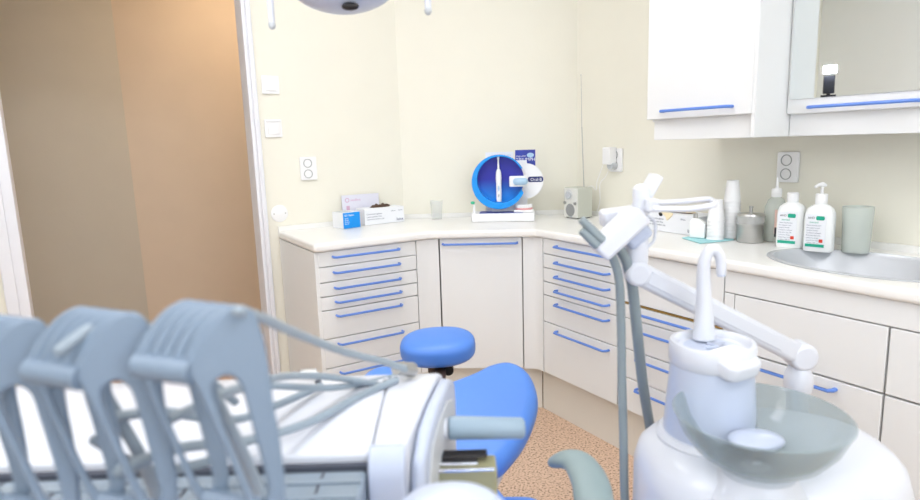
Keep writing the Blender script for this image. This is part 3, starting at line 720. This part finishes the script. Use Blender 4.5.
t.p('armrest_post', G().tube(crom([arm_c[-1]+Vector((0, .02, -.01)), arm_c[-1]+Vector((-.01, .0, -.1)), Vector((.20, .80, .50)), Vector((.16, .8, .40))], 5), .018, 12), 'unit_white', ar)
t.p('under_frame', G().cbox((ax, 1.0, .36), (.34, .7, .06)), 'unit_white', bevel=.02)
t.p('lift_arm', G().cbox((ax, 1.0, .22), (.16, .3, .26)), 'unit_white', bevel=.03)
t.p('backrest_bracket', G().tube([(ax, 1.2, .40), (ax, 1.4, .455), (ax, 1.6, .55)], .03, 12), 'unit_white')
t.p('base_plate', G().plate(fillet([(ax-.22, 1.3), (ax+.22, 1.3), (ax+.16, .35), (ax-.16, .35)], .09, 6), (), .10, .02, Matrix.Translation((0, 0, .051)), 4), 'unit_white')

# ------------------------------------------------------------------ delivery unit (L frame)
t = LThing('delivery_unit', 'white instrument delivery unit with grey hose whip arms, nearest the camera at lower left', 'dental unit', (-.3, .8, 0))
XR = -.055; X0 = -.85; FB = .715
prof = [(.975, .76), (.985, .90), (.975, .925), (.95, .936), (.90, .941), (.84, .940), (.78, .936), (.74, .931), (FB, .924), (FB, .76)]
def latprism(prof, x0, x1):
    Mx = Matrix(((0, 0, 1, 0), (1, 0, 0, 0), (0, 1, 0, 0), (0, 0, 0, 1)))
    return G().prism(prof, x0, x1, Mx)
t.p('housing', latprism(prof, X0, -.119), 'unit_white', bevel=.004)
# front right corner block, end cap
def shear(g):
    for v in g.bm.verts:
        if v.co.x > -.1: v.co.x += (v.co.y-.72)*.16
    return g
ecp = [(.975, .745), (.985, .90), (.975, .925), (.95, .936), (.90, .941), (.84, .940), (.78, .936), (.74, .931), (.729, .928), (.729, .745)]
t.p('end_block', shear(latprism(ecp, -.118, -.076)), 'unit_white', bevel=.006)
fb = [(.728, .745), (.728, .931), (.716, .931), (.702, .921), (.694, .90), (.690, .745)]
t.p('front_corner', latprism(fb, -.121, -.076), 'unit_lilac', bevel=.003)
ecp2 = [(.97, .745), (.985, .88), (.975, .915), (.93, .934), (.84, .934), (.775, .925), (.735, .90), (.72, .85), (.735, .745)]
t.p('side_shell', shear(latprism(ecp2, -.075, -.056)), 'unit_lilac', bevel=.009)
ecp3 = [(.93, .75), (.945, .87), (.93, .90), (.89, .915), (.82, .912), (.775, .90), (.75, .87), (.75, .80), (.765, .75)]
t.p('side_panel', shear(latprism(ecp3, -.057, -.052)), 'plastic_grey', bevel=.003)
# glossy instrument panel; a solid dark strip stands in for the shaded gap behind
t.p('panel_shade_strip', G().box(X0, -.122, FB-.010, FB-.001, .86, .914), 'slot_dark', smooth=False)
pn_ = t.p('instrument_panel', G().box(X0, -.1225, .60, FB-.009, .86, .909), 'panel_blue_grey', bevel=.006)
g = G()
for yy in (.672, .640, .612): g.box(X0, -.124, yy, yy+.010, .909, .912)
t.p('panel_rib', g, 'panel_blue_grey', pn_, bevel=.0015)
g = G()
for k in range(9): g.box(-.80+k*.078, -.797+k*.078, .60, .70, .909, .9102)
t.p('panel_seam', g, 'slot_dark', pn_)
# handle
hy = .86
hl = LD(450, 428, hy); hrr = LD(527, 428, hy)
t.p('handle_stub', G().rod((-.045, hy, hl.z), (hl.x-.004, hy, hl.z), .0155, None, 24), 'unit_white')
t.p('handle', G().tube([hl+Vector((-.002, 0, 0)), hl+Vector((.01, 0, 0)), (hl+hrr)/2, hrr-Vector((.008, 0, 0)), hrr-Vector((.003, 0, 0))], [.0170, .0175, .0165, .0155, .012], 24, round_end=False), 'rubber_grey', label='grey rubber handle', bevel=.003)
# tray beside the seat
kz0, kz1 = LD(470, 490, .80).z, LD(470, 463, .80).z
tr = t.p('side_tray', G().box(-.30, LD(497, 460, .80).x, .80, .845, kz0-.06, kz1-.012), 'steel_floor_reflection', bevel=.003, label='metal side tray, its floor reflection coloured in as olive')
t.p('tray_rim', G().box(-.30, LD(496, 460, .80).x-.002, .797, .802, kz1-.012, kz1-.008).box(-.30, LD(478, 460, .80).x, .81, .842, kz1-.013, kz1-.006), 'chrome', tr, bevel=.001)
t.p('tray_well', G().box(-.28, LD(488, 456, .80).x, .822, .842, kz1-.006, kz1-.001), 'dark', tr, bevel=.002)
# joint cover bottom centre
jc = LD(452, 536, .58)
t.p('joint_cover', G().sup(jc, (.066, .05, .052), .9, .9), 'unit_lilac')
t.p('support_arm', G().tube(crom([jc+Vector((0, 0, -.01)), jc+Vector((-.02, .06, -.07)), (-.2, .8, .72), (-.5, .85, .70), (-.80, .9, .68)], 6), .035, 16), 'unit_white')
t.p('support_column', G().cyl((-.80, .9, 0), .05, .72, None, 28).cyl((-.80, .9, 0), .2, .05, None, 36, .17), 'unit_white')
# whip arms
wn = Vector((.42, -.9, .12)).normalized()      # plate normal
wp = LD(230, 380, .50)
ux = Vector((.9, .42, 0)).normalized(); ux = (ux-wn*ux.dot(wn)).normalized(); uy = wn.cross(ux)
if uy.z < 0: uy = -uy
def wpt(x, y):
    q = onplane(x, y, wp, wn)-wp; return (q.dot(ux), q.dot(uy))
OUT = [(188, 364), (196, 346), (208, 328), (222, 313), (238, 305), (252, 310), (262, 332), (268, 360), (273, 400), (280, 440), (285, 490), (282, 520), (268, 530), (252, 512), (240, 486), (226, 452), (208, 412), (198, 390), (190, 377)]
SLOT = [(212, 390), (216, 380), (228, 375), (240, 384), (248, 410), (256, 440), (264, 470), (268, 492), (262, 502), (254, 494), (246, 478), (232, 445), (218, 412)]
ou = [tuple(q)[:2] for q in crom([wpt(*q)+(0,) for q in OUT], 4, True)]
sl = [tuple(q)[:2] for q in crom([wpt(*q)+(0,) for q in SLOT], 4, True)]
WM = Matrix.Translation(wp) @ Matrix((ux, uy, ux.cross(uy))).transposed().to_4x4()
def whip(shift, k):
    T = Matrix.Translation(shift)
    w_ = t.p('whip_arm', G().plate(ou, [sl], .010, .003, T @ WM), 'arm_grey', label='grey slotted whip arm plate')
    back = -wn if wn.y < 0 else wn
    sh2 = Vector((-.052, .012, .004))
    T2 = Matrix.Translation(Vector(shift)+sh2)
    t.p('inner_plate', G().plate([(q[0]*.97, q[1]*.97) for q in ou], [sl], .009, .003, T2 @ WM), 'arm_grey', w_)
    a_ = Vector(shift)+wp+ux*wpt(194, 372)[0]+uy*wpt(194, 372)[1]
    t.p('cross_bar', G().rod(a_, a_+sh2, .0115, None, 16), 'arm_grey', w_)
    b_ = Vector(shift)+wp+ux*wpt(262, 508)[0]+uy*wpt(262, 508)[1]
    t.p('cross_bar', G().rod(b_, b_+sh2, .009, None, 16), 'arm_grey', w_)
    # grooved guide between the plates, following the rounded top
    arc = [(195, 362), (202, 346), (212, 330), (225, 317), (239, 311), (250, 317)]
    ca = crom([Vector(shift)+wp+ux*wpt(*q)[0]+uy*wpt(*q)[1] for q in arc], 4)
    g = G()
    for j in range(5):
        f_ = (j+.5)/5; g.tube([q+sh2*f_ for q in ca], .0058, 8)
    t.p('hose_guide', g, 'arm_grey', w_)
    return w_
whip(Vector((0, 0, 0)), 0)
whip(Vector((-.100, .012, -.006)), 1)
whip(Vector((-.196, .024, -.012)), 2)
# struts from arms to panel
def LP(x, y, dep): return LD(x, y, dep)
HO = [
 ([LP(238, 311, .50), LP(262, 318, .56), LP(300, 335, .66), LP(345, 352, .76), LP(385, 362, .83), LP(405, 369, .86)], .0050),
 ([LP(205, 400, .52), LP(250, 384, .62), LP(290, 376, .74), LP(330, 377, .84), LP(375, 384, .90), LP(400, 390, .92)], .0048),
 ([LP(150, 430, .52), LP(215, 398, .62), LP(262, 386, .74), LP(330, 388, .84), LP(380, 380, .93), LP(402, 374, .95)], .0048),
 ([LP(120, 470, .52), LP(180, 448, .60), LP(250, 440, .68), LP(310, 422, .76), LP(360, 396, .85), LP(396, 380, .90)], .0058),
 ([LP(100, 420, .54), LP(160, 412, .62), LP(230, 420, .70), LP(270, 408, .78), LP(320, 386, .88)], .0055),
 ([LP(60, 350, .50), LP(95, 326, .52), LP(125, 322, .54), LP(160, 334, .58), LP(200, 372, .64), LP(235, 402, .70)], .0050),
 ([LP(95, 440, .55), LP(150, 470, .60), LP(205, 462, .66), LP(250, 440, .70)], .0055)]
HO += [([LP(200, 372, .53), LP(214, 396, .54), LP(228, 424, .55), LP(244, 456, .56), LP(262, 500, .57)], .0062), ([LP(90, 372, .56), LP(106, 396, .57), LP(122, 424, .58), LP(140, 456, .58), LP(158, 500, .59)], .0062)]
for pts, r_ in HO: t.p('hose', G().tube(crom(pts, 7), r_, 12), 'hose_light', label='grey instrument hose')
t.p('hose_coupling', G().rod(LP(396, 368, .90), LP(412, 370, .93), .010, .012, 16), 'steel')
t.p('plug', G().rod(LP(300, 373, .92), LP(316, 372, .93), .006, None, 12), 'steel')
for x, y in ((318, 381), (386, 381)): 
    q = LZ(x, y, .942); t.p('screw_cap', G().cyl((q.x, min(q.y, .93), .9395), .005, .003, None, 12), 'slot_dark')

# ------------------------------------------------------------------ cuspidor (L frame)
cc = Vector((.462, 1.10, 0))
t = LThing('cuspidor', 'white dental cuspidor column with curved cup filler and round glass spittoon bowl', 'dental unit', (.5, 1.12, 0))
def loft(rings, n=48):
    v = []; pw = lambda x, e: math.copysign(abs(x)**e, x)
    for (cx_, cy_, z, a, b, e) in rings:
        for k in range(n):
            th = 2*PI*k/n; v.append((cx_+a*pw(math.cos(th), e), cy_+b*pw(math.sin(th), e), z))
    m_ = len(rings); f = [(i*n+k, i*n+(k+1) % n, (i+1)*n+(k+1) % n, (i+1)*n+k) for i in range(m_-1) for k in range(n)]
    f += [tuple(range(n-1, -1, -1)), tuple(range((m_-1)*n, m_*n))]
    return G().add(v, f)
bx, by = .563, 1.085
t.p('base_body', loft([(bx, by, 0, .17, .13, .7), (bx, by, .02, .19, .15, .7), (bx, by, .35, .225, .165, .75), (bx, by, .55, .238, .175, .8), (bx, by, .67, .236, .173, .75), (bx, by, .705, .228, .166, .78), (bx, by, .725, .212, .154, .82), (bx, by, .737, .185, .132, .9), (bx, by, .742, .12, .09, 1), (bx, by, .743, .02, .02, 1)]), 'unit_white', ang=60)
t.p('side_stripe', G().tube(crom([(bx-.19, by-.125, .64), (bx-.20, by-.13, .50), (bx-.18, by-.14, .3)], 6), .028, 14, .4, (0, -1, 0)), 'unit_lilac')
t.p('collar', G().lathe([(.075, .722), (.094, .729), (.096, .741), (.090, .750), (.075, .750)], (cc.x, cc.y, 0), 44), 'unit_white')
t.p('column', G().lathe([(.0, .70), (.086, .70), (.085, .73), (.078, .82), (.073, .885), (.0, .885)], (cc.x, cc.y, 0), 48), 'unit_lilac')
cap = t.p('cup_tray', G().lathe([(0, .884), (.074, .884), (.0765, .888), (.0765, .920), (.074, .925), (.067, .926), (.063, .923), (.060, .914), (.0, .912)], (cc.x, cc.y, 0), 48), 'unit_white')
t.p('tray_shade_disc', G().cyl((cc.x, cc.y, .9125), .059, .0012, None, 40), 'unit_lilac', cap)  # lilac disc darkens the recess in place of its shade
g = G()
for a in (0, 60, 120): g.box(-.03, .03, -.003, .003, .9135, .918, Matrix.Translation((cc.x+.012, cc.y-.010, 0)) @ Matrix.Rotation(R(a), 4, 'Z'))
t.p('tray_rib', g, 'unit_lilac', cap, bevel=.0015)
Ms = Matrix.Translation((cc.x+.016, cc.y-.052, .900)) @ Matrix.Rotation(R(28), 4, 'Z') @ Matrix.Rotation(R(16), 4, 'X')
t.p('spout', G().plate(rrect(.084, .070, .024, 6), (), .032, .008, Ms), 'unit_white', cap)
pth = [LD(x, y, 1.135) for x, y in ((704, 338), (704, 320), (704, 298), (703.5, 274), (705, 259), (710, 250.5), (716, 250.5), (720.5, 259), (721.5, 274))]
t.p('cup_filler', G().tube(crom(pth, 6), [.0205, .0175, .0140, .0118, .0112, .0105, .0100, .0095, .0090], 20, 1, (0, 1, 0), round_end=False), 'unit_white', label='curved white cup filler pipe')
t.p('filler_nozzle', G().rod(pth[-1]+Vector((0, 0, .012)), pth[-1]+Vector((0, 0, -.004)), .0085, .0075), 'unit_lilac')
bc = LD(760, 413, .965)
bp_ = [(.0, -.096), (.035, -.095), (.07, -.086), (.10, -.065), (.122, -.036), (.134, -.007), (.138, 0), (.134, .001), (.129, -.007), (.117, -.035), (.096, -.061), (.067, -.081), (.034, -.089), (0, -.090)]
bo = t.p('spittoon_bowl', G().lathe(bp_, bc, 64), 'bowl_glass', label='frosted grey-green glass bowl')
t.p('drain_cover', G().sup(bc+Vector((.006, .02, -.058)), (.047, .034, .013)), 'unit_lilac', bo, label='white oval drain cover')
t.p('bowl_seat', G().lathe([(0, -.0965), (.04, -.0965), (.060, -.103), (.066, -.115), (.085, -.14), (0, -.14)], bc, 36), 'unit_white')
t.p('bowl_bracket', G().tube(crom([bc+Vector((0, 0, -.13)), bc+Vector((0, .03, -.165)), (bx, by, .66)], 5), .045, 20), 'unit_white')

# ------------------------------------------------------------------ assistant arm + holder (L frame)
t = LThing('assistant_arm', 'white jointed assistant arm with instrument holder, reaching over the cuspidor', 'dental unit', (.70, 1.30, 0))
AD = 1.33
a0 = LD(636, 272, 1.20); a1 = LD(800, 355, AD)
dv = (a1-a0).normalized(); q = dv.to_track_quat('X', 'Z').to_matrix()
t.p('beam', G().cbox((a0+a1)/2, ((a1-a0).length, .036, .046), q), 'unit_white', bevel=.010, seg=4)
t.p('beam_cover', G().cbox((a0+a1)/2+Vector((.0, -.019, .004))-dv*.02, ((a1-a0).length*.80, .004, .026), q), 'unit_white', bevel=.0015)
Ry = Matrix.Rotation(PI/2, 3, 'X')
t.p('elbow_joint', G().cyl(a1+Vector((0, .026, 0)), .031, .052, Ry, 32), 'unit_white', bevel=.008)
t.p('elbow_joint', G().cyl(a0+Vector((0, .026, 0)), .025, .052, Ry, 32), 'unit_white', bevel=.008)
t.p('lower_post', G().lathe([(0, -.025), (.022, -.025), (.029, -.045), (.031, -.07), (.026, -.09), (.022, -.10), (.022, -a1.z+.03), (.06, -a1.z+.02), (.065, -a1.z), (0, -a1.z)], a1, 28), 'unit_white')
pt = LD(637, 216, 1.20)
t.p('upper_post', G().lathe([(0, -.01), (.020, -.01), (.0225, .004), (.0225, .066), (.0195, .070), (.0195, .078), (.0225, .082), (.021, .112), (0, .112)], a0, 28), 'unit_white')
def seg_(x0, y0, x1, y1, dep, w, d_, name, m='unit_white', off=0, bev=.006):
    p0 = LD(x0, y0, dep); p1 = LD(x1, y1, dep); v_ = (p1-p0).normalized(); qq = v_.to_track_quat('X', 'Y').to_matrix()
    return t.p(name, G().cbox((p0+p1)/2, ((p1-p0).length, d_, w), Matrix((v_, Vector((0, 1, 0)), v_.cross(Vector((0, 1, 0))))).transposed()), m, bevel=bev)
hd_ = seg_(597, 252, 640, 212, 1.16, .038, .075, 'holder_body', bev=.008)
seg_(630, 222, 656.5, 175, 1.19, .018, .045, 'holder_wing', bev=.004)
seg_(601, 219, 640, 214, 1.25, .036, .05, 'holder_block', bev=.008)
seg_(624, 243, 645, 224, 1.20, .042, .05, 'holder_hub', 'unit_lilac', bev=.010)
k0 = LD(641, 214, 1.17); k1_ = LD(641, 190, 1.17)
t.p('hinge_barrel', G().rod(k0, k1_, .0155, None, 24).sup(k1_, (.0155, .0155, .012), nu=24, nv=12), 'unit_white')
seg_(645, 205, 657, 205, 1.15, .024, .03, 'handle_root', bev=.004)
lp = [LD(x, y, 1.15) for x, y in ((655, 203), (680, 202), (705, 199.5), (713, 201))]
lq = [LD(x, y, 1.05) for x, y in ((713, 205), (690, 209), (655, 209))]
g = G(); loopc = crom(lp+lq, 5); g.tube(loopc, .0052, 12)
t.p('grab_loop', g, 'unit_white', label='white flat grab loop')
t.p('cable_guide', G().tube(crom([LD(648, 216, 1.19), LD(655, 222, 1.19), LD(654, 240, 1.19), LD(646, 248, 1.19)], 5), .003, 8), 'unit_white')
for (x0, y0, x1, y1) in ((581, 219, 603, 241), (581, 230, 598, 246)):
    t.p('suction_tip_holder', G().tube([LD(x0, y0, 1.13), LD((x0+x1)/2, (y0+y1)/2, 1.13), LD(x1, y1, 1.13)], [.0075, .0085, .009], 16, round_end=False), 'hose_grey', label='grey suction nozzle', bevel=.002)
ha = crom([LD(606, 246, 1.16), LD(613, 258, 1.16), LD(619, 280, 1.17), LD(621, 320, 1.18), LD(622, 380, 1.18), LD(623.5, 440, 1.16), LD(625, 505, 1.14), LD(632, 620, 1.1), Vector((.318, 1.08, .40))], 7)
t.p('suction_hose', G().tube(ha, .0085, 14), 'hose_grey', label='grey suction hose, the left one')
hb_ = crom([LD(612, 242, 1.17), LD(624, 256, 1.18), LD(632, 285, 1.20), LD(637, 330, 1.22), LD(643, 385, 1.25), LD(652, 440, 1.30), LD(660, 500, 1.34), Vector((.50, 1.30, .45))], 7)
t.p('suction_hose', G().tube(hb_, [.0100, .0105, .0110, .0110, .0105, .0105], 14), 'hose_grey', label='thicker grey suction hose, the right one')

# ------------------------------------------------------------------ operating lamp (L frame)
lc = Vector((-.218, 1.32, 1.640))
t = LThing('operating_lamp', 'pale lilac operating lamp head with two side handles, cut by the top edge', 'lamp', (lc.x, lc.y, lc.z))
t.p('lamp_head', G().sup(lc, (.118, .10, .075), 1, 1), 'unit_lilac')
se_ = LD(350, 6, 1.268)
t.p('sensor', G().sup(se_+Vector((0, .004, 0)), (.017, .010, .0075), nu=24, nv=12), 'dark', label='dark oval sensor')
for x_, yb in ((272, 28), (428, 13.5)):
    b_ = LD(x_, yb-4, 1.30); s_ = 1 if x_ > 350 else -1
    t.p('side_handle', G().tube(crom([b_, b_+Vector((0, 0, .06)), b_+Vector((0, 0, .13)), Vector((b_.x-s_*.03, 1.31, b_.z+.155)), Vector((lc.x+s_*.09, 1.32, lc.z+.03))], 5), [.0065, .0075, .0075, .0075, .0075], 12), 'unit_white')
    g = G().sup(b_+Vector((0, 0, -.002)), (.0075, .0075, .009), nu=14, nv=8)
    t.p('handle_tip', g, 'plastic_grey')
t.p('yoke', G().tube(crom([lc+Vector((0, 0, .06)), lc+Vector((0, .06, .2)), lc+Vector((-.15, .2, .35)), lc+Vector((-.4, .25, .55)), lc+Vector((-.4, .25, .99))], 6), .018, 14), 'unit_white')
t.p('ceiling_rose', G().cyl(lc+Vector((-.4, .25, .985)), .06, .022, None, 28), 'unit_white')

# ------------------------------------------------------------------ camera flash on stand (seen in the mirror)
m0 = onx(829, 84, XM-.004); dd = (m0-CAM); dd.x = -dd.x; dd.normalize()
fp = m0+dd*3.2
t = Thing('flash_stand', 'black camera flash on a light stand, seen in the cabinet mirror', 'flash', (fp.x, fp.y, 0))
face = Vector((-dd.x, -dd.y, 0)).normalized(); fa = math.atan2(face.y, face.x)
Mf = Matrix.Translation((fp.x, fp.y, fp.z)) @ Matrix.Rotation(fa, 4, 'Z')
t.p('flash_body', G().box(-.03, .03, -.038, .038, -.07, .06, Mf), 'camera_black', bevel=.006)
fh = t.p('flash_head', G().box(-.045, .05, -.045, .045, .07, .13, Mf), 'camera_black', bevel=.006)
t.p('flash_window', G().box(.05, .056, -.04, .04, .075, .125, Mf), 'flash_lamp', fh, label='bright lit flash window')
t.p('bracket', G().box(-.03, .03, -.05, .05, -.10, -.08, Mf).cyl((0, 0, -.17), .014, .10, Mf, 14), 'camera_black', bevel=.003)
t.p('pole', G().cyl((fp.x, fp.y, .25), .012, fp.z-.42, None, 14), 'camera_black')
for k in range(3):
    a = 2*PI*k/3+.4; t.p('leg', G().rod((fp.x, fp.y, .55), (fp.x+.3*math.cos(a), fp.y+.3*math.sin(a), .008), .008, None, 10), 'camera_black')

# ------------------------------------------------------------------ lights
def ceiling_lamp(x, y, w_, h_, z, m, lb):
    t = Thing('ceiling_light', lb, 'ceiling light', (x, y, z), 0, 'ceiling lights')
    t.p('frame', G().box(x-w_/2-.02, x+w_/2+.02, y-h_/2-.02, y+h_/2+.02, z-.025, z-.001), 'frame_white', bevel=.004)
    t.p('diffuser', G().box(x-w_/2, x+w_/2, y-h_/2, y+h_/2, z-.03, z-.0255), m, smooth=False)
ceiling_lamp(.75, 1.75, 1.2, .6, ZC, 'fill_panel', 'added unseen fill light panel on the ceiling above the dental chair')  # the three room panels are unseen, added for even fill light
ceiling_lamp(-.75, .7, 1.2, .6, ZC, 'fill_panel', 'added unseen fill light panel on the ceiling near the side wall')
ceiling_lamp(.7, -.4, 1.2, .6, ZC, 'fill_panel', 'added unseen fill light panel on the ceiling behind the camera, near the window')
ceiling_lamp(.95, 3.65, .5, .3, 2.5, 'hall_panel', 'small warm ceiling light in the hallway')
wl = bpy.data.lights.new('window_daylight', 'AREA'); wl.shape = 'RECTANGLE'; wl.size = 2.3; wl.size_y = 1.25; wl.energy = 30; wl.color = (.88, .94, 1)
wo = bpy.data.objects.new('window_daylight', wl); col.objects.link(wo); wo.location = (.3, YB-.14, 1.62); wo.rotation_euler = (R(90), 0, 0)
W = bpy.data.worlds.new('sky'); bpy.context.scene.world = W; W.use_nodes = True
bg = W.node_tree.nodes['Background']; bg.inputs['Color'].default_value = (.75, .87, 1, 1); bg.inputs['Strength'].default_value = 1.5
vs = bpy.context.scene.view_settings; vs.view_transform = 'Standard'; vs.look = 'None'; vs.gamma = 1; vs.use_curve_mapping = False; vs.exposure = 0.0
